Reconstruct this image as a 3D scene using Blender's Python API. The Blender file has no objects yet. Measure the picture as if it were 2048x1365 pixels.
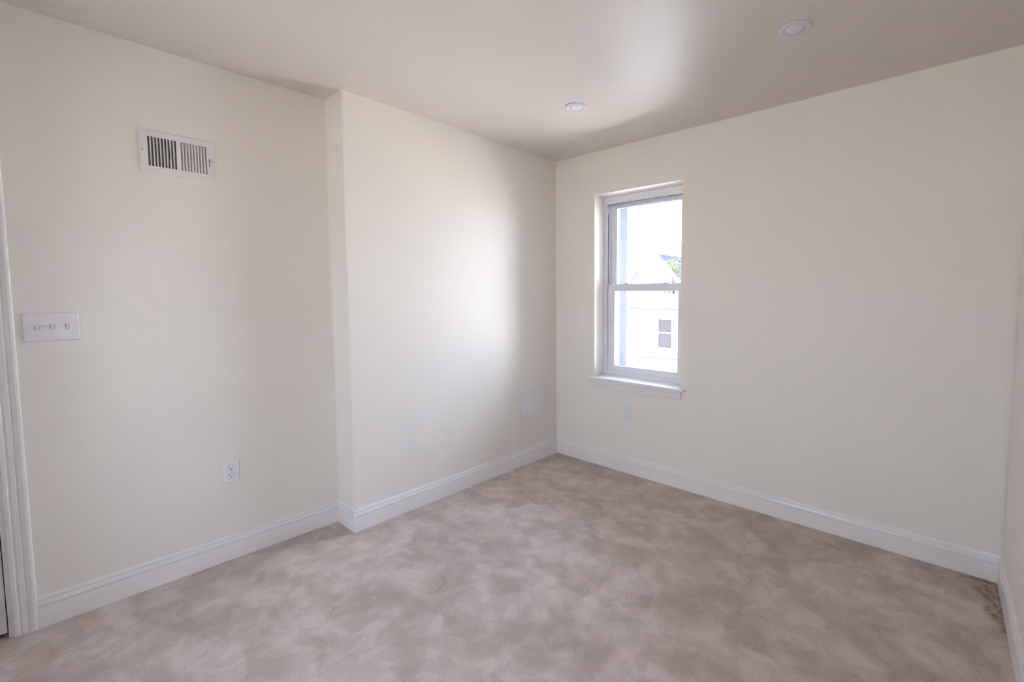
import bpy, bmesh, math, random
from mathutils import Vector, Matrix

sc = bpy.context.scene
col = sc.collection

# ------------------------------------------------------------------ room numbers (metres)
H = 2.5                     # ceiling height
W = 2.889                   # width of the window wall
BX, BY = 0.219, -1.719      # how far the left wall steps back, and where
YF = -4.05                  # near wall, behind the camera
TL = 0.0217                 # the recessed left wall runs slightly out of square
TR = -0.011                 # so does the right wall
WT = 0.45                   # outer wall thickness

# ------------------------------------------------------------------ camera
cam_d = bpy.data.cameras.new('camera')
cam = bpy.data.objects.new('camera', cam_d)
col.objects.link(cam)
YAW, PIT, ROL = 0.67798, 0.06576, 0.00069
d = Vector((-math.sin(YAW)*math.cos(PIT), math.cos(YAW)*math.cos(PIT), -math.sin(PIT)))
r = Vector((math.cos(YAW), math.sin(YAW), 0))
u = r.cross(d)
r2 = r*math.cos(ROL) + u*math.sin(ROL)
u2 = -r*math.sin(ROL) + u*math.cos(ROL)
M = Matrix((r2, u2, -d)).transposed().to_4x4()
M.translation = Vector((2.64175, -2.84086, 1.3781))
cam.matrix_world = M
cam_d.sensor_fit = 'HORIZONTAL'
cam_d.sensor_width = 36.0
cam_d.lens = 897.107/2048*36.0
cam_d.shift_x = -152.447/2048
cam_d.shift_y = -33.03/2048
cam_d.clip_start = 0.02
cam_d.clip_end = 500
sc.camera = cam

# ------------------------------------------------------------------ view, sky, sun
vs = sc.view_settings
vs.view_transform = 'Standard'
vs.look = 'None'
vs.gamma = 1.0
vs.use_curve_mapping = False
vs.exposure = 1.86

world = bpy.data.worlds.new('sky')
sc.world = world
world.use_nodes = True
nt = world.node_tree
nt.nodes.clear()
wo = nt.nodes.new('ShaderNodeOutputWorld')
bg = nt.nodes.new('ShaderNodeBackground')
tc = nt.nodes.new('ShaderNodeTexCoord')
sx = nt.nodes.new('ShaderNodeSeparateXYZ')
rp = nt.nodes.new('ShaderNodeValToRGB')
rp.color_ramp.elements[0].position = 0.0
rp.color_ramp.elements[0].color = (0.76, 0.825, 1.0, 1)
rp.color_ramp.elements[1].position = 0.7
rp.color_ramp.elements[1].color = (0.48, 0.64, 1.0, 1)
nt.links.new(tc.outputs['Generated'], sx.inputs[0])
nt.links.new(sx.outputs['Z'], rp.inputs[0])
nt.links.new(rp.outputs[0], bg.inputs['Color'])
bg.inputs['Strength'].default_value = 6.5
nt.links.new(bg.outputs[0], wo.inputs[0])

sun_d = bpy.data.lights.new('sun', 'SUN')
sun_d.energy = 30.0
sun_d.angle = math.radians(0.6)
sun_d.color = (1.0, 0.90, 0.80)
sun = bpy.data.objects.new('sun', sun_d)
col.objects.link(sun)
sun.rotation_euler = Vector((0.80, -0.17, -0.58)).to_track_quat('-Z', 'Y').to_euler()


def portal(name, loc, aim, sx_, sy_):
    l = bpy.data.lights.new(name, 'AREA')
    l.shape = 'RECTANGLE'
    l.size, l.size_y = sx_, sy_
    l.cycles.is_portal = True
    o = bpy.data.objects.new(name, l)
    col.objects.link(o)
    o.location = loc
    o.rotation_euler = Vector(aim).to_track_quat('-Z', 'Z').to_euler()
    return o


portal('window_portal', (0.80, 0.46, 1.43), (0, -1, 0), 0.80, 1.50)
# added, unseen window in the wall behind the camera, sized to brighten the room
W2X0, W2X1, W2Z0, W2Z1 = 1.00, 1.55, 0.35, 1.95
portal('window_portal', ((W2X0+W2X1)/2, YF-0.36, (W2Z0+W2Z1)/2), (0, 1, 0), W2X1-W2X0+0.02, W2Z1-W2Z0+0.02)


# ------------------------------------------------------------------ materials
def mat(name, color, rough=0.5, spec=0.5, metal=0.0):
    m = bpy.data.materials.new(name)
    m.use_nodes = True
    b = m.node_tree.nodes['Principled BSDF']
    b.inputs['Base Color'].default_value = (*color, 1)
    b.inputs['Roughness'].default_value = rough
    b.inputs['Specular IOR Level'].default_value = spec
    b.inputs['Metallic'].default_value = metal
    return m


def add_bump(m, scale, strength, dist=0.001, detail=3.0):
    t = m.node_tree
    n = t.nodes.new('ShaderNodeTexNoise')
    n.inputs['Scale'].default_value = scale
    n.inputs['Detail'].default_value = detail
    c = t.nodes.new('ShaderNodeTexCoord')
    b = t.nodes.new('ShaderNodeBump')
    b.inputs['Strength'].default_value = strength
    b.inputs['Distance'].default_value = dist
    t.links.new(c.outputs['Object'], n.inputs['Vector'])
    t.links.new(n.outputs['Fac'], b.inputs['Height'])
    t.links.new(b.outputs['Normal'], t.nodes['Principled BSDF'].inputs['Normal'])
    return m


def vary(m, scale, amount):
    """slight mottling of the paint itself"""
    t = m.node_tree
    p = t.nodes['Principled BSDF']
    base = list(p.inputs['Base Color'].default_value)
    n = t.nodes.new('ShaderNodeTexNoise')
    n.inputs['Scale'].default_value = scale
    n.inputs['Detail'].default_value = 4
    c = t.nodes.new('ShaderNodeTexCoord')
    k = t.nodes.new('ShaderNodeValToRGB')
    k.color_ramp.elements[0].position = 0.35
    k.color_ramp.elements[1].position = 0.65
    k.color_ramp.elements[0].color = [v*(1-amount) for v in base[:3]] + [1]
    k.color_ramp.elements[1].color = base
    t.links.new(c.outputs['Object'], n.inputs['Vector'])
    t.links.new(n.outputs['Fac'], k.inputs[0])
    t.links.new(k.outputs[0], p.inputs['Base Color'])
    return m


WALL_COL = (0.925, 0.857, 0.775)
m_wall = vary(add_bump(mat('wall_paint', WALL_COL, 0.5, 0.35), 220, 0.06, 0.0006), 2.0, 0.012)
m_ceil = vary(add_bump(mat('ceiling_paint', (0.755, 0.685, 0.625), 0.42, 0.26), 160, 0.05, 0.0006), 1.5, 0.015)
m_trim = vary(mat('white_trim_paint', (0.93, 0.885, 0.855), 0.28, 0.5), 3.0, 0.01)
m_door = vary(mat('white_door_paint', (0.82, 0.83, 0.86), 0.35, 0.5), 3.0, 0.01)
m_vinyl = vary(mat('white_vinyl', (0.86, 0.85, 0.89), 0.35, 0.5), 5.0, 0.01)
m_plate = vary(mat('white_plastic', (0.90, 0.87, 0.88), 0.16, 0.55), 5.0, 0.01)
m_panel = vary(mat('white_panel_plastic', (0.90, 0.86, 0.85), 0.4, 0.4), 5.0, 0.01)
m_metal = vary(mat('white_enamelled_steel', (0.87, 0.82, 0.80), 0.35, 0.5), 5.0, 0.01)
m_lens = mat('frosted_lens', (0.84, 0.82, 0.81), 0.55, 0.3)
m_ring = mat('light_trim_white', (0.72, 0.69, 0.73), 0.4, 0.4)
m_dark = mat('dark_slot', (0.015, 0.014, 0.016), 0.7, 0.2)
m_gap = mat('dark_gap', (0.05, 0.05, 0.06), 0.7, 0.2)
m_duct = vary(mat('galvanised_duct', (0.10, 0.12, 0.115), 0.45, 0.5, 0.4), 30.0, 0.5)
m_screw = mat('painted_screw', (0.55, 0.54, 0.54), 0.35, 0.5)
m_track = mat('grey_vinyl_track', (0.30, 0.31, 0.38), 0.5, 0.3)
m_out = vary(add_bump(mat('exterior_masonry', (0.088, 0.090, 0.095), 0.9, 0.05), 60, 0.15, 0.002), 6, 0.08)
m_siding = mat('white_siding', (0.80, 0.80, 0.80), 0.7, 0.2)
m_shingle = vary(mat('slate_grey_shingle', (0.040, 0.042, 0.047), 0.9, 0.02), 4, 0.3)
m_roofpale = vary(mat('pale_roof', (0.62, 0.61, 0.60), 0.9, 0.1), 5, 0.1)
m_line = mat('dark_shade_line', (0.055, 0.055, 0.06), 0.8, 0.02)  # dark colour for the shade lines drawn on the near house
m_soffit = mat('grey_soffit', (0.12, 0.12, 0.135), 0.8, 0.02)
m_ground = vary(add_bump(mat('pale_concrete', (0.66, 0.60, 0.53), 0.9, 0.1), 8, 0.3, 0.01), 0.6, 0.15)
m_bark = vary(mat('bark', (0.04, 0.03, 0.025), 0.9, 0.02), 20, 0.4)
m_leaf = vary(mat('yellow_green_leaf', (0.13, 0.125, 0.06), 0.8, 0.02), 1.5, 0.6)


def siding_lines(m, pitch=0.15):
    t = m.node_tree
    c = t.nodes.new('ShaderNodeTexCoord')
    s = t.nodes.new('ShaderNodeSeparateXYZ')
    a = t.nodes.new('ShaderNodeMath'); a.operation = 'DIVIDE'; a.inputs[1].default_value = pitch
    f = t.nodes.new('ShaderNodeMath'); f.operation = 'FRACT'
    b = t.nodes.new('ShaderNodeBump'); b.inputs['Distance'].default_value = 0.015
    b.inputs['Strength'].default_value = 0.6
    t.links.new(c.outputs['Object'], s.inputs[0])
    t.links.new(s.outputs['Z'], a.inputs[0])
    t.links.new(a.outputs[0], f.inputs[0])
    t.links.new(f.outputs[0], b.inputs['Height'])
    t.links.new(b.outputs['Normal'], t.nodes['Principled BSDF'].inputs['Normal'])


siding_lines(m_siding)


def glass_mat():
    m = bpy.data.materials.new('window_glass')
    m.use_nodes = True
    t = m.node_tree
    t.nodes.clear()
    o = t.nodes.new('ShaderNodeOutputMaterial')
    mx = t.nodes.new('ShaderNodeMixShader')
    tr = t.nodes.new('ShaderNodeBsdfTransparent')
    tr.inputs[0].default_value = (0.96, 0.98, 0.97, 1)
    gl = t.nodes.new('ShaderNodeBsdfGlossy')
    gl.inputs['Roughness'].default_value = 0.02
    fr = t.nodes.new('ShaderNodeFresnel')
    fr.inputs['IOR'].default_value = 1.35
    t.links.new(fr.outputs[0], mx.inputs[0])
    t.links.new(tr.outputs[0], mx.inputs[1])
    t.links.new(gl.outputs[0], mx.inputs[2])
    t.links.new(mx.outputs[0], o.inputs[0])
    return m


m_glass = glass_mat()


def carpet_mat():
    m = bpy.data.materials.new('beige_carpet')
    m.use_nodes = True
    t = m.node_tree
    p = t.nodes['Principled BSDF']
    p.inputs['Roughness'].default_value = 0.95
    p.inputs['Specular IOR Level'].default_value = 0.05
    p.inputs['Sheen Weight'].default_value = 0.15
    p.inputs['Sheen Roughness'].default_value = 0.6
    L = t.links.new
    tc = t.nodes.new('ShaderNodeTexCoord')

    def noise(scale, detail, rough, dist, vec=None):
        n = t.nodes.new('ShaderNodeTexNoise')
        n.inputs['Scale'].default_value = scale
        n.inputs['Detail'].default_value = detail
        n.inputs['Roughness'].default_value = rough
        n.inputs['Distortion'].default_value = dist
        L(vec if vec else tc.outputs['Object'], n.inputs['Vector'])
        return n

    def ramp(src, p0, p1, c0=(0, 0, 0, 1), c1=(1, 1, 1, 1), mode='EASE'):
        k = t.nodes.new('ShaderNodeValToRGB')
        k.color_ramp.interpolation = mode
        k.color_ramp.elements[0].position = p0
        k.color_ramp.elements[1].position = p1
        k.color_ramp.elements[0].color = c0
        k.color_ramp.elements[1].color = c1
        L(src, k.inputs[0])
        return k

    def mix(a, b, fac, kind='MIX'):
        x = t.nodes.new('ShaderNodeMix')
        x.data_type = 'RGBA'
        x.blend_type = kind
        if isinstance(fac, float):
            x.inputs[0].default_value = fac
        else:
            L(fac, x.inputs[0])
        for s, i in ((a, 6), (b, 7)):
            if isinstance(s, tuple):
                x.inputs[i].default_value = s
            else:
                L(s, x.inputs[i])
        return x.outputs[2]

    # brushed pile: patches laid one way or the other, two sizes, crisp along one side
    mp = t.nodes.new('ShaderNodeMapping')
    mp.inputs['Rotation'].default_value = (0, 0, 0.7)
    mp.inputs['Scale'].default_value = (1.0, 1.55, 1.0)
    L(tc.outputs['Object'], mp.inputs['Vector'])
    n1 = noise(3.9, 2.5, 0.5, 0.5, mp.outputs[0])
    n2 = noise(10.5, 2.5, 0.5, 0.7)
    n3 = noise(1.1, 2.0, 0.5, 0.4)
    r1 = ramp(n1.outputs['Fac'], 0.38, 0.60)
    r2_ = ramp(n2.outputs['Fac'], 0.42, 0.60)
    r3 = ramp(n3.outputs['Fac'], 0.35, 0.65)
    light = (0.73, 0.60, 0.515, 1)
    darkc = (0.605, 0.482, 0.400, 1)
    a = mix(darkc, light, r1.outputs[0])
    b = mix((0.87, 0.86, 0.85, 1), (1.03, 1.03, 1.03, 1), r2_.outputs[0])
    c = mix(a, b, 0.75, 'MULTIPLY')
    e = mix(c, mix((0.93, 0.93, 0.93, 1), (1.03, 1.03, 1.03, 1), r3.outputs[0]), 1.0, 'MULTIPLY')
    # individual tufts
    tuft = noise(200.0, 3.0, 0.7, 0.0)
    rt = ramp(tuft.outputs['Fac'], 0.30, 0.70, (0.76, 0.75, 0.74, 1), (1.19, 1.19, 1.19, 1), 'LINEAR')
    def m2(op, x, y):
        n = t.nodes.new('ShaderNodeMath')
        n.operation = op
        for i, s in enumerate((x, y)):
            if isinstance(s, (int, float)):
                n.inputs[i].default_value = s
            else:
                L(s, n.inputs[i])
        return n.outputs[0]

    # thin broken creases left by the last strokes of the vacuum and feet
    cn = noise(2.3, 1.0, 0.4, 0.6)
    line = m2('MAXIMUM', m2('SUBTRACT', 1.0, m2('DIVIDE', m2('ABSOLUTE', m2('SUBTRACT', cn.outputs['Fac'], 0.5), 0.0), 0.006)), 0.0)
    cut = ramp(noise(5.0, 2.0, 0.5, 0.0).outputs['Fac'], 0.50, 0.60)
    e = mix(e, mix((1, 1, 1, 1), (0.84, 0.83, 0.82, 1), m2('MULTIPLY', line, cut.outputs[0])), 1.0, 'MULTIPLY')
    f = mix(e, rt.outputs[0], 1.0, 'MULTIPLY')
    # rusty brown unfinished tufts in the far right corner
    sep = t.nodes.new('ShaderNodeSeparateXYZ')
    L(tc.outputs['Object'], sep.inputs[0])

    def band(x0, y0, x1, y1, wid):
        # soft distance to a segment, as 1 inside .. 0 outside
        dx, dy = x1-x0, y1-y0
        l2 = dx*dx+dy*dy
        px = m2('SUBTRACT', sep.outputs['X'], x0)
        py = m2('SUBTRACT', sep.outputs['Y'], y0)
        dot = m2('ADD', m2('MULTIPLY', px, dx/l2), m2('MULTIPLY', py, dy/l2))
        h = m2('MINIMUM', m2('MAXIMUM', dot, 0.0), 1.0)
        ex = m2('SUBTRACT', px, m2('MULTIPLY', h, dx))
        ey = m2('SUBTRACT', py, m2('MULTIPLY', h, dy))
        dd = m2('SQRT', m2('ADD', m2('MULTIPLY', ex, ex), m2('MULTIPLY', ey, ey)), 0.0)
        return m2('MAXIMUM', m2('SUBTRACT', 1.0, m2('DIVIDE', dd, wid)), 0.0)

    mask = None
    for seg in ((2.75, -0.026, 2.85, -0.026, 0.032), (2.872, -0.03, 2.880, -0.40, 0.030),
                (2.80, -0.11, 2.858, -0.22, 0.045), (2.83, -0.26, 2.872, -0.37, 0.040),
                (2.83, -0.06, 2.86, -0.14, 0.05)):
        v = band(*seg)
        mask = v if mask is None else m2('MAXIMUM', mask, v)
    ms = t.nodes.new('ShaderNodeMapping')
    ms.inputs['Rotation'].default_value = (0, 0, 1.0)
    ms.inputs['Scale'].default_value = (0.35, 1.3, 1.0)
    L(tc.outputs['Object'], ms.inputs['Vector'])
    br = noise(110.0, 5.0, 0.8, 0.6, ms.outputs[0])
    br2 = noise(28.0, 2.0, 0.5, 0.5)
    mk = m2('MULTIPLY', m2('POWER', mask, 0.8), m2('MULTIPLY', m2('SUBTRACT', br.outputs['Fac'], 0.36), m2('MULTIPLY', br2.outputs['Fac'], 11.0)))
    rm = ramp(mk, 0.15, 1.1, (0, 0, 0, 1), (0.80, 0.80, 0.80, 1), 'LINEAR')
    g = mix(f, (0.22, 0.085, 0.030, 1), rm.outputs[0])
    L(g, p.inputs['Base Color'])
    # relief: tufts plus the brushed swathes
    bh = m2('ADD', m2('MULTIPLY', tuft.outputs['Fac'], 1.0), m2('MULTIPLY', noise(150, 2, .5, 0).outputs['Fac'], 0.7))
    bp = t.nodes.new('ShaderNodeBump')
    bp.inputs['Strength'].default_value = 0.55
    bp.inputs['Distance'].default_value = 0.004
    L(bh, bp.inputs['Height'])
    L(bp.outputs['Normal'], p.inputs['Normal'])
    return m


m_carpet = carpet_mat()


# ------------------------------------------------------------------ mesh helpers
def obj(name, bm, m, parent=None, smooth=False, bevel=0.0, seg=2):
    bmesh.ops.remove_doubles(bm, verts=bm.verts, dist=1e-6)
    bmesh.ops.recalc_face_normals(bm, faces=bm.faces)
    me = bpy.data.meshes.new(name)
    bm.to_mesh(me)
    bm.free()
    o = bpy.data.objects.new(name, me)
    col.objects.link(o)
    for mm in (m if isinstance(m, (list, tuple)) else [m]):
        me.materials.append(mm)
    if parent:
        o.parent = parent
    if smooth:
        for p in me.polygons:
            p.use_smooth = True
    if bevel:
        b = o.modifiers.new('bevel', 'BEVEL')
        b.width = bevel
        b.segments = seg
        b.limit_method = 'ANGLE'
        b.angle_limit = math.radians(35)
    return o


def struct(o, label):
    o['kind'] = 'structure'
    o['label'] = label
    return o


def thing(name, label, cat, loc=(0, 0, 0), rotz=0.0, group=None):
    o = bpy.data.objects.new(name, None)
    col.objects.link(o)
    o.empty_display_size = 0.1
    o.location = loc
    o.rotation_euler = (0, 0, rotz)
    o['label'] = label
    o['category'] = cat
    if group:
        o['group'] = group
    return o


def box(bm, x0, x1, y0, y1, z0, z1, mi=0):
    vs_ = [bm.verts.new((x, y, z)) for z in (z0, z1) for (x, y) in ((x0, y0), (x1, y0), (x1, y1), (x0, y1))]
    for f in ((3, 2, 1, 0), (4, 5, 6, 7), (0, 1, 5, 4), (1, 2, 6, 5), (2, 3, 7, 6), (3, 0, 4, 7)):
        bm.faces.new([vs_[i] for i in f]).material_index = mi


def prism(bm, pts, z0, z1):
    a = [bm.verts.new((x, y, z0)) for x, y in pts]
    b = [bm.verts.new((x, y, z1)) for x, y in pts]
    bm.faces.new(a[::-1])
    bm.faces.new(b)
    n = len(pts)
    for i in range(n):
        bm.faces.new((a[i], a[(i+1) % n], b[(i+1) % n], b[i]))


def cyl(bm, c, axis, rad, depth, n=24, r2=None):
    axis = Vector(axis).normalized()
    q = axis.to_track_quat('Z', 'Y')
    r2 = rad if r2 is None else r2
    A, B = [], []
    for i in range(n):
        t = 2*math.pi*i/n
        e = Vector((math.cos(t), math.sin(t), 0))
        A.append(bm.verts.new(Vector(c) + q @ (e*rad)))
        B.append(bm.verts.new(Vector(c) + q @ (e*r2 + Vector((0, 0, depth)))))
    bm.faces.new(A[::-1])
    bm.faces.new(B)
    for i in range(n):
        bm.faces.new((A[i], A[(i+1) % n], B[(i+1) % n], B[i]))


def lathe(bm, prof, c, n=48):
    """closed profile of (r, z) turned about z"""
    rings = []
    for (rr, zz) in prof:
        if rr < 1e-6:
            rings.append([bm.verts.new((c[0], c[1], c[2]+zz))])
        else:
            rings.append([bm.verts.new((c[0]+rr*math.cos(2*math.pi*i/n), c[1]+rr*math.sin(2*math.pi*i/n), c[2]+zz)) for i in range(n)])
    for a, b in zip(rings, rings[1:]):
        for i in range(n):
            j = (i+1) % n
            if len(a) == 1 and len(b) == 1:
                continue
            if len(a) == 1:
                bm.faces.new((a[0], b[i], b[j]))
            elif len(b) == 1:
                bm.faces.new((a[i], a[j], b[0]))
            else:
                bm.faces.new((a[i], a[j], b[j], b[i]))


def holed(bm, U, V, d0, d1, holes, fn, mi=0):
    """slab spanning U x V with depth d0..d1 and rectangular holes; fn(u, v, d) -> point"""
    us = sorted(set([U[0], U[1]] + [h[i] for h in holes for i in (0, 1)]))
    vs2 = sorted(set([V[0], V[1]] + [h[i] for h in holes for i in (2, 3)]))

    def solid(i, j):
        if i < 0 or j < 0 or i >= len(us)-1 or j >= len(vs2)-1:
            return False
        cu, cv = (us[i]+us[i+1])/2, (vs2[j]+vs2[j+1])/2
        return not any(h[0] < cu < h[1] and h[2] < cv < h[3] for h in holes)
    cache = {}

    def P(i, j, k):
        key = (i, j, k)
        if key not in cache:
            cache[key] = bm.verts.new(fn(us[i], vs2[j], (d0, d1)[k]))
        return cache[key]
    for i in range(len(us)-1):
        for j in range(len(vs2)-1):
            if not solid(i, j):
                continue
            fs = [[P(i, j, 0), P(i+1, j, 0), P(i+1, j+1, 0), P(i, j+1, 0)],
                  [P(i, j, 1), P(i, j+1, 1), P(i+1, j+1, 1), P(i+1, j, 1)]]
            if not solid(i-1, j): fs.append([P(i, j, 0), P(i, j+1, 0), P(i, j+1, 1), P(i, j, 1)])
            if not solid(i+1, j): fs.append([P(i+1, j, 0), P(i+1, j, 1), P(i+1, j+1, 1), P(i+1, j+1, 0)])
            if not solid(i, j-1): fs.append([P(i, j, 0), P(i, j, 1), P(i+1, j, 1), P(i+1, j, 0)])
            if not solid(i, j+1): fs.append([P(i, j+1, 0), P(i+1, j+1, 0), P(i+1, j+1, 1), P(i, j+1, 1)])
            for f in fs:
                bm.faces.new(f).material_index = mi


def sweep(bm, path, prof, side=1):
    """sweep a (out, up) profile along a horizontal polyline with mitred corners"""
    n = len(path)
    rows = []
    for i in range(n):
        p = Vector((path[i][0], path[i][1]))
        nn = []
        for a, b in ((i-1, i), (i, i+1)):
            if a < 0 or b >= n:
                continue
            t = Vector((path[b][0]-path[a][0], path[b][1]-path[a][1])).normalized()
            nn.append(Vector((-t.y, t.x))*side)
        m = sum(nn, Vector((0, 0))) / len(nn)
        m = m.normalized() / max(0.2, m.normalized().dot(nn[0]))
        rows.append([bm.verts.new((p.x+m.x*o, p.y+m.y*o, z)) for o, z in prof])
    k = len(prof)
    for a, b in zip(rows, rows[1:]):
        for i in range(k):
            j = (i+1) % k
            bm.faces.new((a[i], a[j], b[j], b[i]))
    bm.faces.new(rows[0])
    bm.faces.new(rows[-1][::-1])


def leftx(y):               # inner face of the recessed left wall
    return -BX + TL*(y-BY)


def rightx(y):
    return W + TR*y


# ------------------------------------------------------------------ room shell
bm = bmesh.new()
prism(bm, [(-0.6, YF-0.3), (W+0.6, YF-0.3), (W+0.6, WT), (-0.6, WT)], -0.12, 0.0)
struct(obj('floor', bm, m_carpet), 'beige cut-pile carpet with brushed darker patches')

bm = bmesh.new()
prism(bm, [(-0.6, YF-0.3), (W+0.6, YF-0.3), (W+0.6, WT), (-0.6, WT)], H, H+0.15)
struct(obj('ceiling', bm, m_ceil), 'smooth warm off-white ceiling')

# window wall
WX0, WX1, WZ0, WZ1 = 0.417, 1.183, 0.702, 2.168
bm = bmesh.new()
holed(bm, (-0.6, W+0.6), (0, H), 0, 0.17, [(WX0, WX1, WZ0, WZ1)], lambda a, b, c: (a, c+0.00438*a, b))
struct(obj('wall_back', bm, m_wall), 'cream wall with a single narrow window')
bm = bmesh.new()
holed(bm, (-0.6, W+0.6), (-0.12, H+0.15), 0.1701, WT, [(WX0+0.012, WX1-0.012, WZ0-0.01, WZ1-0.01)], lambda a, b, c: (a, c+0.00438*a, b))
struct(obj('wall_outside', bm, m_out), 'pale grey outer masonry around the window')

# left wall: projecting chase, recessed run, door opening, register opening
VY0, VY1, VZ0, VZ1 = -2.484, -2.250, 1.955, 2.112      # duct opening
DY0, DY1, DZ = -3.745, -2.945, 2.045                   # door opening
bm = bmesh.new()
holed(bm, (YF-0.3, BY), (0, H), 0, -0.14, [(VY0, VY1, VZ0, VZ1), (DY0, DY1, -0.0, DZ)],
      lambda a, b, c: (leftx(a)+c, a, b))
q = 0.003
prism(bm, [(0, 0.0), (0, BY+q), (-q*0.3, BY+q*0.3), (-q, BY), (-0.6, BY), (-0.6, 0.0)], 0, H)
struct(obj('wall_left', bm, m_wall), 'cream left wall stepping out towards the window')

bm = bmesh.new()
holed(bm, (YF-0.3, 0.0), (0, H), 0, 0.30, [], lambda a, b, c: (rightx(a)+c, a, b))
struct(obj('wall_right', bm, m_wall), 'cream right wall')
bm = bmesh.new()
holed(bm, (-0.6, W+0.6), (0, H), YF, YF-0.30, [(W2X0, W2X1, W2Z0, W2Z1)], lambda a, b, c: (a, c, b))
struct(obj('wall_front', bm, m_wall), 'cream wall behind the viewpoint')
bm = bmesh.new()
box(bm, -0.75, -0.6001, YF-0.30, WT, -0.12, H+0.15)
struct(obj('wall_hall', bm, m_wall), 'plain wall behind the door')

# baseboards
BB = [(0, 0), (0.0150, 0), (0.0150, 0.0865), (0.0135, 0.0880), (0.0105, 0.0885), (0.0105, 0.0905), (0.0160, 0.0920), (0.0155, 0.1000),
      (0.0135, 0.1085), (0.0120, 0.1120), (0.0080, 0.1125), (0.0080, 0.1145), (0.0110, 0.1160), (0.0105, 0.1215), (0.0070, 0.1275), (0, 0.1290)]
bm = bmesh.new()
sweep(bm, [(leftx(-2.886), -2.886), (-BX, BY), (0, BY), (0, -0.001)], BB, side=-1)
struct(obj('baseboard_left', bm, m_trim), 'white moulded baseboard wrapping the step in the left wall')
bm = bmesh.new()
sweep(bm, [(0.0, 0.0), (W, 0.0127)], BB, side=-1)
struct(obj('baseboard_back', bm, m_trim), 'white moulded baseboard under the window')
bm = bmesh.new()
sweep(bm, [(rightx(0), 0.0), (rightx(YF), YF)], BB, side=-1)
struct(obj('baseboard_right', bm, m_trim), 'white moulded baseboard along the right wall')

# ------------------------------------------------------------------ door at the left edge
dr = bpy.data.objects.new('door_1', None)
col.objects.link(dr)
dr['kind'] = 'structure'
dr['label'] = 'white door and moulded casing at the left edge'
CP = [(0, 0), (0, 0.011), (0.003, 0.0135), (0.012, 0.0145), (0.0155, 0.0125), (0.019, 0.0125), (0.0225, 0.015), (0.034, 0.0158),
      (0.0365, 0.0135), (0.039, 0.0135), (0.042, 0.0165), (0.053, 0.0185), (0.060, 0.0175), (0.0635, 0.014), (0.0635, 0)]


def casing(bm, y_in, z_in, y_in2):
    # U-shaped casing around the opening, mitred at the top corners
    pts = []
    for (w, o) in CP:
        pts.append([(y_in+w, 0.0, o), (y_in+w, z_in+w, o), (y_in2-w, z_in+w, o), (y_in2-w, 0.0, o)])
    n = len(pts)
    V = [[bm.verts.new((leftx(p[0])+p[2], p[0], p[1])) for p in row] for row in pts]
    for i in range(n):
        j = (i+1) % n
        for k in range(3):
            bm.faces.new((V[i][k], V[j][k], V[j][k+1], V[i][k+1]))
    bm.faces.new([V[i][0] for i in range(n)])
    bm.faces.new([V[i][3] for i in range(n)][::-1])


bm = bmesh.new()
casing(bm, DY1-0.005, DZ-0.005, DY0+0.005)
obj('casing', bm, m_trim, dr)
bm = bmesh.new()
for (a, b) in ((DY1-0.018, DY1-0.0005), (DY0+0.0005, DY0+0.018)):
    box(bm, leftx(DY1)-0.139, leftx(DY1)+0.001, a, b, 0, DZ-0.0005)
box(bm, leftx(DY1)-0.139, leftx(DY1)+0.001, DY0+0.018, DY1-0.018, DZ-0.018, DZ-0.0005)
obj('jamb', bm, m_trim, dr)
bm = bmesh.new()
# door leaf with four sunk panels
y0, y1 = DY0+0.021, DY1-0.021
px = leftx(DY1)-0.004
ph = []
mid = (y0+y1)/2
for a, b in ((y0+0.11, mid-0.05), (mid+0.05, y1-0.11)):
    ph += [(a, b, 0.22, 0.86), (a, b, 1.02, 1.90)]
holed(bm, (y0, y1), (0.022, DZ-0.021), 0, -0.008, ph, lambda a, b, c: (px+c, a, b))
box(bm, px-0.035, px-0.0081, y0, y1, 0.022, DZ-0.021)
for a, b, c, e in ph:
    box(bm, px-0.0079, px-0.003, a+0.03, b-0.03, c+0.03, e-0.03)
obj('door_leaf', bm, m_door, dr, bevel=0.002)
bm = bmesh.new()
ky = y0+0.065
cyl(bm, (px, ky, 0.95), (1, 0, 0), 0.032, 0.008, 32)
cyl(bm, (px+0.008, ky, 0.95), (1, 0, 0), 0.011, 0.03, 20)
cyl(bm, (px+0.036, ky, 0.95), (1, 0, 0), 0.024, 0.012, 32, 0.029)
cyl(bm, (px+0.048, ky, 0.95), (1, 0, 0), 0.029, 0.014, 32, 0.018)
obj('door_knob', bm, mat('satin_nickel', (0.62, 0.60, 0.57), 0.3, 0.5, 1.0), dr, smooth=False, bevel=0.002)

# ------------------------------------------------------------------ window in the window wall
wn = bpy.data.objects.new('window_1', None)
col.objects.link(wn)
wn['kind'] = 'structure'
wn['label'] = 'white double-hung vinyl window in a deep reveal'
FY = 0.128                       # room face of the vinyl frame
fx0, fx1, fz0, fz1 = WX0+0.0005, WX1-0.0005, 0.722, WZ1-0.0005
fn = lambda a, b, c: (a, c, b)


def rectframe(bm, x0, x1, z0, z1, l, rr, b, t, ya, yb):
    holed(bm, (x0, x1), (z0, z1), ya, yb, [(x0+l, x1-rr, z0+b, z1-t)], fn)


bm = bmesh.new()
rectframe(bm, fx0, fx1, fz0, fz1, 0.030, 0.030, 0.034, 0.060, FY, FY+0.012)
rectframe(bm, fx0, fx1, fz0, fz1, 0.022, 0.022, 0.030, 0.052, FY+0.012, 0.17)
obj('window_frame', bm, m_vinyl, wn, bevel=0.0015)
bm = bmesh.new()
rectframe(bm, WX0+0.013, WX1-0.013, fz0-0.005, WZ1-0.012, 0.075, 0.075, 0.050, 0.070, 0.1985, 0.225)
obj('outer_frame', bm, m_vinyl, wn, bevel=0.0015)
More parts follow.
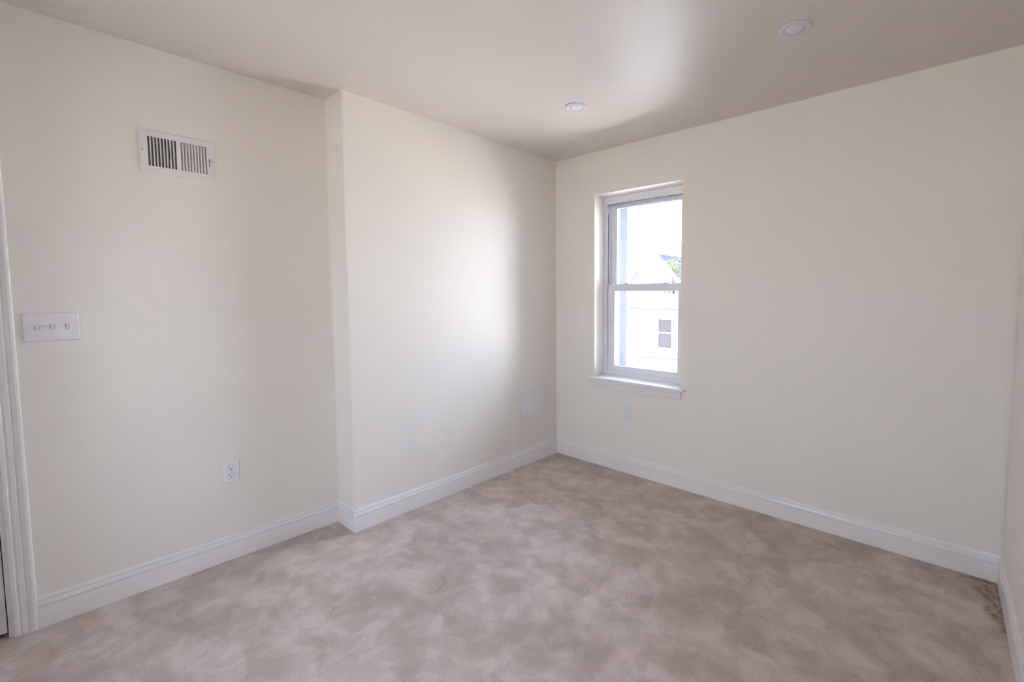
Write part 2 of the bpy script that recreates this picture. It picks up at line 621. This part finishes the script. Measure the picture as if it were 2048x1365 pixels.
# side tracks the sashes run in
bm = bmesh.new()
for s in (0, 1):
    a = fx0+0.0250 if s == 0 else fx1-0.0250-0.007
    box(bm, a, a+0.007, FY+0.0125, 0.1515, 1.475, 2.03)
obj('sash_track', bm, m_track, wn)
# sashes
MR = 1.4405
sx0, sx1 = fx0+0.0425, fx1-0.0425


def sash(name, z0, z1, ya, yb, bot, top, stile):
    bm = bmesh.new()
    rectframe(bm, sx0, sx1, z0, z1, stile, stile, bot, top, ya, yb)
    rectframe(bm, sx0+stile-0.001, sx1-stile+0.001, z0+bot-0.001, z1-top+0.001, 0.010, 0.010, 0.009, 0.009, ya+0.008, yb-0.006)
    s = obj(name, bm, m_vinyl, wn, bevel=0.0015)
    bm = bmesh.new()
    ym = (ya+yb)/2
    box(bm, sx0+stile+0.002, sx1-stile-0.002, ym-0.002, ym+0.002, z0+bot+0.002, z1-top-0.002)
    g = obj('glass_pane', bm, m_glass, s)
    g['label'] = 'clear window glass'
    return s


up = sash('upper_sash', MR-0.02, fz1-0.055, 0.168, 0.198, 0.040, 0.030, 0.043)
lo = sash('lower_sash', fz0+0.028, MR+0.022, 0.134, 0.164, 0.044, 0.046, 0.045)
bm = bmesh.new()
for a_, b_ in ((fx0+0.0225, sx0-0.0005), (sx1+0.0005, fx1-0.0225)):
    box(bm, a_, b_, 0.1405, 0.1975, fz0+0.0305, MR-0.005)
    box(bm, a_, b_, 0.1520, 0.1975, MR-0.005, fz1-0.0525)
obj('jamb_liner', bm, m_vinyl, wn)
# thin dark weatherstrip line at the foot of the frame head
bm = bmesh.new()
box(bm, fx0+0.031, fx1-0.031, FY+0.004, FY+0.03, fz1-0.0665, fz1-0.0605)
obj('head_weatherstrip', bm, m_track, wn)
# cam locks and tilt latches on the meeting rail
for cx_ in (0.625, 0.978):
    bm = bmesh.new()
    box(bm, cx_-0.026, cx_+0.026, 0.137, 0.160, MR+0.0221, MR+0.0275)
    cyl(bm, (cx_-0.006, 0.149, MR+0.0270), (0, 0, 1), 0.009, 0.006, 20)
    box(bm, cx_-0.010, cx_+0.018, 0.143, 0.150, MR+0.0270, MR+0.0325)
    obj('sash_lock', bm, m_vinyl, lo, bevel=0.001)
for cx_ in (sx0+0.030, sx1-0.030):
    bm = bmesh.new()
    box(bm, cx_-0.018, cx_+0.018, 0.138, 0.154, MR+0.0221, MR+0.0265)
    obj('tilt_latch', bm, m_vinyl, lo, bevel=0.001)

# stool and moulded apron
bm = bmesh.new()
prism(bm, [(WX0-0.045, -0.040), (WX1+0.045, -0.040), (WX1+0.045, 0.002), (WX1-0.001, 0.004), (WX1-0.001, FY+0.001), (WX0+0.001, FY+0.001),
           (WX0+0.001, 0.0005), (WX0-0.045, -0.0005)], 0.7025, 0.7225)
obj('window_stool', bm, m_trim, wn, bevel=0.006, seg=3)
AP = [(0, 0.640), (0.008, 0.640), (0.011, 0.644), (0.0115, 0.654), (0.0095, 0.656), (0.0095, 0.658), (0.0145, 0.661), (0.0155, 0.672),
      (0.0125, 0.675), (0.0125, 0.677), (0.019, 0.681), (0.022, 0.692), (0.0205, 0.695), (0.0205, 0.697), (0.026, 0.699), (0.026, 0.7023), (0, 0.7023)]
bm = bmesh.new()
sweep(bm, [(WX0-0.020, -0.0005), (WX0-0.020+0.0001, -0.0005), (WX1+0.012, 0.0035)], AP, side=-1)
obj('window_apron', bm, m_trim, wn)

# added window in the unseen wall behind the camera, a daylight fill source
w2 = bpy.data.objects.new('added_window', None)
col.objects.link(w2)
w2['kind'] = 'structure'
w2['label'] = 'added white double-hung fill window, unseen, in the wall behind the viewpoint'
Y2_ = YF-0.05
fn2 = lambda a, b, c: (a, c, b)
bm = bmesh.new()
holed(bm, (W2X0+0.001, W2X1-0.001), (W2Z0+0.001, W2Z1-0.001), Y2_-0.12, Y2_-0.20,
      [(W2X0+0.05, W2X1-0.05, W2Z0+0.05, (W2Z0+W2Z1)/2-0.02), (W2X0+0.05, W2X1-0.05, (W2Z0+W2Z1)/2+0.02, W2Z1-0.05)], fn2)
obj('window_frame', bm, m_vinyl, w2, bevel=0.002)
for a, b in ((W2Z0+0.05, (W2Z0+W2Z1)/2-0.02), ((W2Z0+W2Z1)/2+0.02, W2Z1-0.05)):
    bm = bmesh.new()
    box(bm, W2X0+0.051, W2X1-0.051, Y2_-0.162, Y2_-0.158, a+0.001, b-0.001)
    obj('glass_pane', bm, m_glass, w2)

# ------------------------------------------------------------------ wall register (heating vent)
YV, ZV = -2.367, 2.0335
vent = thing('wall_register', 'white metal air register with two banks of upright louvres, high on left wall', 'vent',
             (leftx(YV), YV, ZV), -math.atan(TL))
# local frame: x = out of the wall, y = along the wall, z = up
hw, hh = 0.1355, 0.0965
bm = bmesh.new()
slots = []
for y_a, y_b in ((-0.1060, -0.0045), (0.0075, 0.1070)):
    n = 9
    p_ = (y_b-y_a)/n
    for i in range(n):
        slots.append((y_a+i*p_+0.0012, y_a+(i+1)*p_-0.0030, -0.066, 0.066))
slots.append((0.1112, 0.1152, -0.024, 0.010))
fv = lambda a, b, c: (c, a, b)
holed(bm, (-hw+0.006, hw-0.006), (-hh+0.006, hh-0.006), 0.0065, 0.0050, slots, fv)
# pressed rim falling back to the wall
for k in range(4):
    cs = [(-1, -1), (1, -1), (1, 1), (-1, 1)]
    a, b = cs[k], cs[(k+1) % 4]
    bm.faces.new([bm.verts.new(p) for p in ((0.0065, a[0]*(hw-0.006), a[1]*(hh-0.006)), (0.0065, b[0]*(hw-0.006), b[1]*(hh-0.006)),
                                            (0.0045, b[0]*hw, b[1]*hh), (0.0045, a[0]*hw, a[1]*hh))])
    bm.faces.new([bm.verts.new(p) for p in ((0.0045, a[0]*hw, a[1]*hh), (0.0045, b[0]*hw, b[1]*hh), (0.0003, b[0]*hw, b[1]*hh), (0.0003, a[0]*hw, a[1]*hh))])
obj('faceplate', bm, m_metal, vent)
for bank, (y_a, y_b, sgn) in enumerate(((-0.1060, -0.0045, 1), (0.0075, 0.1070, -1))):
    bm = bmesh.new()
    n = 9
    p_ = (y_b-y_a)/n
    for i in range(n+1):
        y = y_a+i*p_-0.0012
        th = 0.0011
        dep, sl = (0.0125, 0.0080) if sgn > 0 else (0.0105, -0.0082)
        pts = [(0.0055, y-th/2), (0.0055, y+th/2), (0.0055-dep, y+th/2+sl), (0.0055-dep, y-th/2+sl)]
        prism(bm, pts, -0.068, 0.068)
    lb = obj('louver_bank', bm, m_metal, vent)
    lb['label'] = ('left bank of louvres, turned open' if sgn > 0 else 'right bank of louvres, turned away')
bm = bmesh.new()
cyl(bm, (-0.004, 0.1132, -0.0145), (1, 0, 0), 0.0012, 0.016, 10)
box(bm, 0.0085, 0.0125, 0.1105, 0.1165, -0.0165, -0.0125)
obj('damper_lever', bm, m_metal, vent, bevel=0.0006)
for y, z in ((-0.1225, 0.004), (0.1245, 0.001)):
    bm = bmesh.new()
    cyl(bm, (0.0064, y, z), (1, 0, 0), 0.0042, 0.0016, 16, 0.0028)
    obj('screw', bm, m_screw, vent)
bm = bmesh.new()
a, b, c, e = VY0-YV+0.001, VY1-YV-0.001, VZ0-ZV+0.001, VZ1-ZV-0.001
holed(bm, (a, b), (c, e), -0.001, -0.12, [(a+0.002, b-0.002, c+0.002, e-0.002)], fv)
box(bm, -0.125, -0.12, a, b, c, e)
obj('duct', bm, m_duct, vent)


# ------------------------------------------------------------------ switch and outlets
def plate(bm, hw_, hh_, th, holes, rim=0.006):
    holed(bm, (-hw_+rim, hw_-rim), (-hh_+rim, hh_-rim), th, th-0.002, holes, fv)
    cs = [(-1, -1), (1, -1), (1, 1), (-1, 1)]
    prof = [(0, th), (0.35, th*0.95), (0.7, th*0.75), (0.92, th*0.45), (1.0, 0.0004)]
    for (t0, o0), (t1, o1) in zip(prof, prof[1:]):
        for k in range(4):
            a, b = cs[k], cs[(k+1) % 4]
            def P(c_, t_, o_): return bm.verts.new((o_, c_[0]*(hw_-rim+rim*t_), c_[1]*(hh_-rim+rim*t_)))
            bm.faces.new((P(a, t0, o0), P(b, t0, o0), P(b, t1, o1), P(a, t1, o1)))


YS, ZS = -2.790, 1.2455
sw = thing('light_switch', 'glossy white three-toggle switch plate beside the door casing', 'switch', (leftx(YS), YS, ZS), -math.atan(TL))
bm = bmesh.new()
tg = [(-0.0405), 0.0, 0.0405]
plate(bm, 0.0755, 0.0585, 0.0062, [(y-0.0058, y+0.0058, -0.0125, 0.0125) for y in tg])
obj('switch_plate', bm, m_plate, sw, smooth=False)
for k, y in enumerate(tg):
    bm = bmesh.new()
    box(bm, 0.0008, 0.0042, y-0.0056, y+0.0056, -0.0123, 0.0123)
    s = 1 if k else -1
    # tapered toggle tilted up or down
    zc = 0.0
    base = [(0.0042, y-0.0042, zc-0.0075), (0.0042, y+0.0042, zc-0.0075), (0.0042, y+0.0042, zc+0.0075), (0.0042, y-0.0042, zc+0.0075)]
    tip = [(0.0160, y-0.0030, zc+s*0.0065-0.0038), (0.0160, y+0.0030, zc+s*0.0065-0.0038), (0.0160, y+0.0030, zc+s*0.0065+0.0038), (0.0160, y-0.0030, zc+s*0.0065+0.0038)]
    A = [bm.verts.new(p) for p in base]
    B = [bm.verts.new(p) for p in tip]
    bm.faces.new(A[::-1]); bm.faces.new(B)
    for i in range(4):
        bm.faces.new((A[i], A[(i+1) % 4], B[(i+1) % 4], B[i]))
    obj('toggle', bm, m_plate, sw, bevel=0.0007)
    for z in (-0.030, 0.030):
        bm = bmesh.new()
        cyl(bm, (0.0061, y, z), (1, 0, 0), 0.0028, 0.0009, 16, 0.0018)
        obj('screw', bm, m_plate, sw)


def outlet(name, label, loc, rz, face):
    t = thing(name, label, 'outlet', loc, rz, None)
    bm = bmesh.new()
    plate(bm, 0.0352, 0.0575, 0.0058, [(-0.0166, 0.0166, -0.0335, -0.0055), (-0.0166, 0.0166, 0.0055, 0.0335)], 0.005)
    obj('outlet_plate', bm, m_plate, t)
    for zc in (-0.0195, 0.0195):
        # receptacle face: rounded sides, flat top and bottom, real slots cut through
        bm = bmesh.new()
        sl = [(-0.0078, -0.0060, zc-0.001, zc+0.0075), (0.0058, 0.0080, zc-0.001, zc+0.0065), (-0.0026, 0.0026, zc-0.0110, zc-0.0055)]
        holed(bm, (-0.0160, 0.0160), (zc-0.0132, zc+0.0132), 0.0068, 0.0030, sl, fv)
        rc = obj('receptacle', bm, face, t, bevel=0.0)
        bm = bmesh.new()
        box(bm, 0.0008, 0.0029, -0.0150, 0.0150, zc-0.0125, zc+0.0125)
        obj('slot_well', bm, m_dark, rc)
    bm = bmesh.new()
    cyl(bm, (0.0056, 0, 0), (1, 0, 0), 0.0030, 0.0010, 16, 0.0020)
    obj('screw', bm, m_plate, t)
    return t


YO, ZO = -2.233, 0.4625
outlet('electrical_outlet', 'white duplex outlet low on left wall under the air register', (leftx(YO), YO, ZO), -math.atan(TL), m_plate)
outlet('electrical_outlet', 'white duplex outlet on cream wall directly below the window', (0.7455, 0.0033-0.0002, 0.4655), -math.pi/2+0.00438, m_plate)

# ------------------------------------------------------------------ access panel
ap = thing('access_panel', 'small white square access panel low on wall near the corner', 'access panel', (0, -0.3225, 0.4845))
bm = bmesh.new()
ahw, ahh = 0.122, 0.1015
holed(bm, (-ahw, ahw), (-ahh, ahh), 0.0036, 0.0003, [(-ahw+0.019, ahw-0.019, -ahh+0.017, ahh-0.017)], fv)
obj('panel_frame', bm, m_panel, ap, bevel=0.0014)
bm = bmesh.new()
box(bm, 0.0003, 0.0040, -ahw+0.0205, ahw-0.0205, -ahh+0.0185, ahh-0.0185)
obj('panel_door', bm, m_panel, ap, bevel=0.0012)
bm = bmesh.new()
box(bm, 0.0039, 0.0052, -ahw+0.026, -ahw+0.033, -0.010, 0.010)
obj('latch', bm, m_panel, ap, bevel=0.0006)


# ------------------------------------------------------------------ ceiling lights (off)
def downlight(label, x, y):
    t = thing('recessed_light', label, 'ceiling light', (x, y, H))
    bm = bmesh.new()
    lathe(bm, [(0.040, -0.0002), (0.0655, -0.0002), (0.0650, -0.0035), (0.0610, -0.0062), (0.0560, -0.0068), (0.0430, -0.0050), (0.0395, -0.0030), (0.040, -0.0002)], (0, 0, 0))
    obj('trim_ring', bm, m_ring, t, smooth=True)
    bm = bmesh.new()
    lathe(bm, [(0.0, -0.0045), (0.020, -0.0043), (0.0393, -0.0032), (0.0393, -0.0004), (0.0, -0.0004)], (0, 0, 0))
    obj('lens', bm, m_lens, t, smooth=True)
    return t


downlight('small round white ceiling light nearest the far corner, switched off', 0.852, -0.737)
downlight('round white ceiling light at right above the window wall, switched off', 2.084, -0.757)

# ------------------------------------------------------------------ outside
GZ = -3.2
bm = bmesh.new()
box(bm, -45, 45, -50, 60, GZ-0.2, GZ)
g = obj('ground', bm, m_ground)
struct(g, 'pale sunlit ground outside')

# nearer neighbour: low white-sided wing with one window
Y1 = 9.0


def hsolid(bm, prof, x0, x1):
    """(y, z) profile extruded along x"""
    a = [bm.verts.new((x0, y, z)) for y, z in prof]
    b = [bm.verts.new((x1, y, z)) for y, z in prof]
    bm.faces.new(a); bm.faces.new(b[::-1])
    n = len(prof)
    for i in range(n):
        bm.faces.new((a[i], b[i], b[(i+1) % n], a[(i+1) % n]))


h1 = thing('neighbouring_house', 'white-sided house with a small sash window, seen through the lower sash', 'house', (0, Y1, GZ))
nwx0, nwx1, nwz0, nwz1 = -4.235, -3.715, -0.235-GZ, 0.685-GZ
bm = bmesh.new()
holed(bm, (-13, 1.5), (0, 4.14), 0, 0.25, [(nwx0, nwx1, nwz0, nwz1)], lambda a, b, c: (a, c, b))
box(bm, -13, 1.5, 1.6, 1.7, 0, 4.2)
box(bm, -13, -12.8, 0.25, 1.6, 0, 4.14)
box(bm, 1.3, 1.5, 0.25, 1.6, 0, 4.14)
obj('house_wall', bm, m_siding, h1)
bm = bmesh.new()
hsolid(bm, [(-0.32, 4.20), (-0.32, 4.28), (1.0, 4.62), (1.7, 4.62), (1.7, 4.201), (0.0, 4.201)], -13.3, 1.8)
obj('roof', bm, m_roofpale, h1)
bm = bmesh.new()
box(bm, -13.3, 1.8, -0.36, -0.002, 4.140, 4.199)  # strip at the gutter, its dark colour standing in for eave shade
obj('gutter', bm, m_line, h1)
bm = bmesh.new()
box(bm, -13, 1.5, -0.09, -0.001, 2.665, 2.695)  # thin dark strip that draws a shadow line across the siding
obj('belt_shadow_line', bm, m_line, h1)
bm = bmesh.new()
holed(bm, (nwx0-0.10, nwx1+0.10), (nwz0-0.10, nwz1+0.10), -0.03, -0.001, [(nwx0, nwx1, nwz0, nwz1)], lambda a, b, c: (a, c, b))
zc = (nwz0+nwz1)/2+0.02
holed(bm, (nwx0+0.001, nwx1-0.001), (nwz0+0.001, nwz1-0.001), 0.03, 0.08, [(nwx0+0.03, nwx1-0.03, nwz0+0.03, zc-0.014), (nwx0+0.03, nwx1-0.03, zc+0.014, nwz1-0.03)], lambda a, b, c: (a, c, b))
hwf = obj('window_frame', bm, m_vinyl, h1)
bm = bmesh.new()
box(bm, nwx0+0.031, nwx1-0.031, 0.05, 0.06, nwz0+0.031, nwz1-0.031)
obj('window_pane', bm, mat('dim_pane', (0.042, 0.039, 0.041), 0.6, 0.02), hwf)

# farther neighbour: steep front gable with slate roof
Y2 = 13.0
h2 = thing('neighbouring_house', 'white gabled house with a steep slate-grey roof, seen through the upper sash', 'house', (0, Y2, GZ))
AX, AZ = -6.56, 2.93-GZ
hwid = 3.2
bm = bmesh.new()
pts = [(AX-hwid, 0), (AX+hwid, 0), (AX+hwid, AZ-hwid*1.04), (AX, AZ-0.02), (AX-hwid, AZ-hwid*1.04)]
A = [bm.verts.new((x, 0, z)) for x, z in pts]
B = [bm.verts.new((x, 9, z)) for x, z in pts]
bm.faces.new(A); bm.faces.new(B[::-1])
for i in range(5):
    bm.faces.new((A[i], B[i], B[(i+1) % 5], A[(i+1) % 5]))
obj('house_wall', bm, m_siding, h2)


def slope(bm, ax, az, run, sgn, k, y0, y1, th=0.10, lift=0.0):
    pr = [(ax, az+lift), (ax+sgn*run, az+lift-run*k), (ax+sgn*run, az+lift-run*k+th), (ax, az+lift+th)]
    A = [bm.verts.new((x, y0, z)) for x, z in pr]
    B = [bm.verts.new((x, y1, z)) for x, z in pr]
    bm.faces.new(A); bm.faces.new(B[::-1])
    for i in range(4):
        bm.faces.new((A[i], B[i], B[(i+1) % 4], A[(i+1) % 4]))


bm = bmesh.new()
slope(bm, AX, AZ, hwid+0.3, 1, 1.04, 0.0, 9.2)
slope(bm, AX, AZ, hwid+0.3, -1, 1.04, 0.0, 9.2)
obj('roof', bm, m_shingle, h2)
bm = bmesh.new()
slope(bm, AX, AZ, hwid+0.3, 1, 1.04, -0.12, -0.001, 0.14, -0.04)
slope(bm, AX, AZ, hwid+0.3, -1, 1.04, -0.12, -0.001, 0.14, -0.04)
obj('rake_board', bm, m_siding, h2)
# small projecting gable in front of it
bm = bmesh.new()
gx, gz = -6.72, 2.30-GZ
pts = [(gx-1.1, 0), (gx+1.1, 0), (gx+1.1, gz-1.15), (gx, gz-0.02), (gx-1.1, gz-1.15)]
A = [bm.verts.new((x, -1.0, z)) for x, z in pts]
B = [bm.verts.new((x, -0.0005, z)) for x, z in pts]
bm.faces.new(A); bm.faces.new(B[::-1])
for i in range(5):
    bm.faces.new((A[i], B[i], B[(i+1) % 5], A[(i+1) % 5]))
obj('porch_gable', bm, m_siding, h2)
bm = bmesh.new()
slope(bm, gx, gz, 1.3, -1, 1.04, -1.3, -0.13, 0.10)
slope(bm, gx, gz, 1.0, 1, 1.04, -1.3, -0.13, 0.10)
obj('porch_roof', bm, m_soffit, h2)

# tree between the houses
random.seed(4)
tr = thing('leafy_tree', 'yellow-green tree in front of the slate roof', 'tree', (-4.90, 11.15, GZ))
bm = bmesh.new()


def limb(bm, p0, p1, r0, r1, n=7):
    p0, p1 = Vector(p0), Vector(p1)
    cyl(bm, p0, p1-p0, r0, (p1-p0).length, n, r1)


limb(bm, (0, 0, 0), (0.1, 0, 3.0), 0.10, 0.07)
tips = []
for i in range(16):
    a = random.uniform(0, 6.28)
    z0 = random.uniform(2.6, 3.2)
    p1 = Vector((0.1+math.cos(a)*random.uniform(0.1, 0.5), math.sin(a)*random.uniform(0.05, 0.2), random.uniform(4.3, 5.65)))
    limb(bm, (0.1, 0, min(z0, 3.0)), p1, 0.03, 0.008, 5)
    tips.append(p1)
obj('trunk', bm, m_bark, tr)
bm = bmesh.new()
for i in range(1100):
    c = random.choice(tips) + Vector([max(-.26, min(.26, random.gauss(0, 0.14))) for _ in range(3)])
    n_ = Vector([random.gauss(0, 1) for _ in range(3)]).normalized()
    t_ = n_.orthogonal().normalized()
    b_ = n_.cross(t_)
    s_ = random.uniform(0.016, 0.034)
    vs4 = [bm.verts.new(c + t_*s_*1.6), bm.verts.new(c + b_*s_*0.7 + n_*0.006), bm.verts.new(c - t_*s_*1.6), bm.verts.new(c - b_*s_*0.7 + n_*0.006)]
    bm.faces.new(vs4)
o = obj('foliage', bm, m_leaf, tr)
o['kind'] = 'stuff'
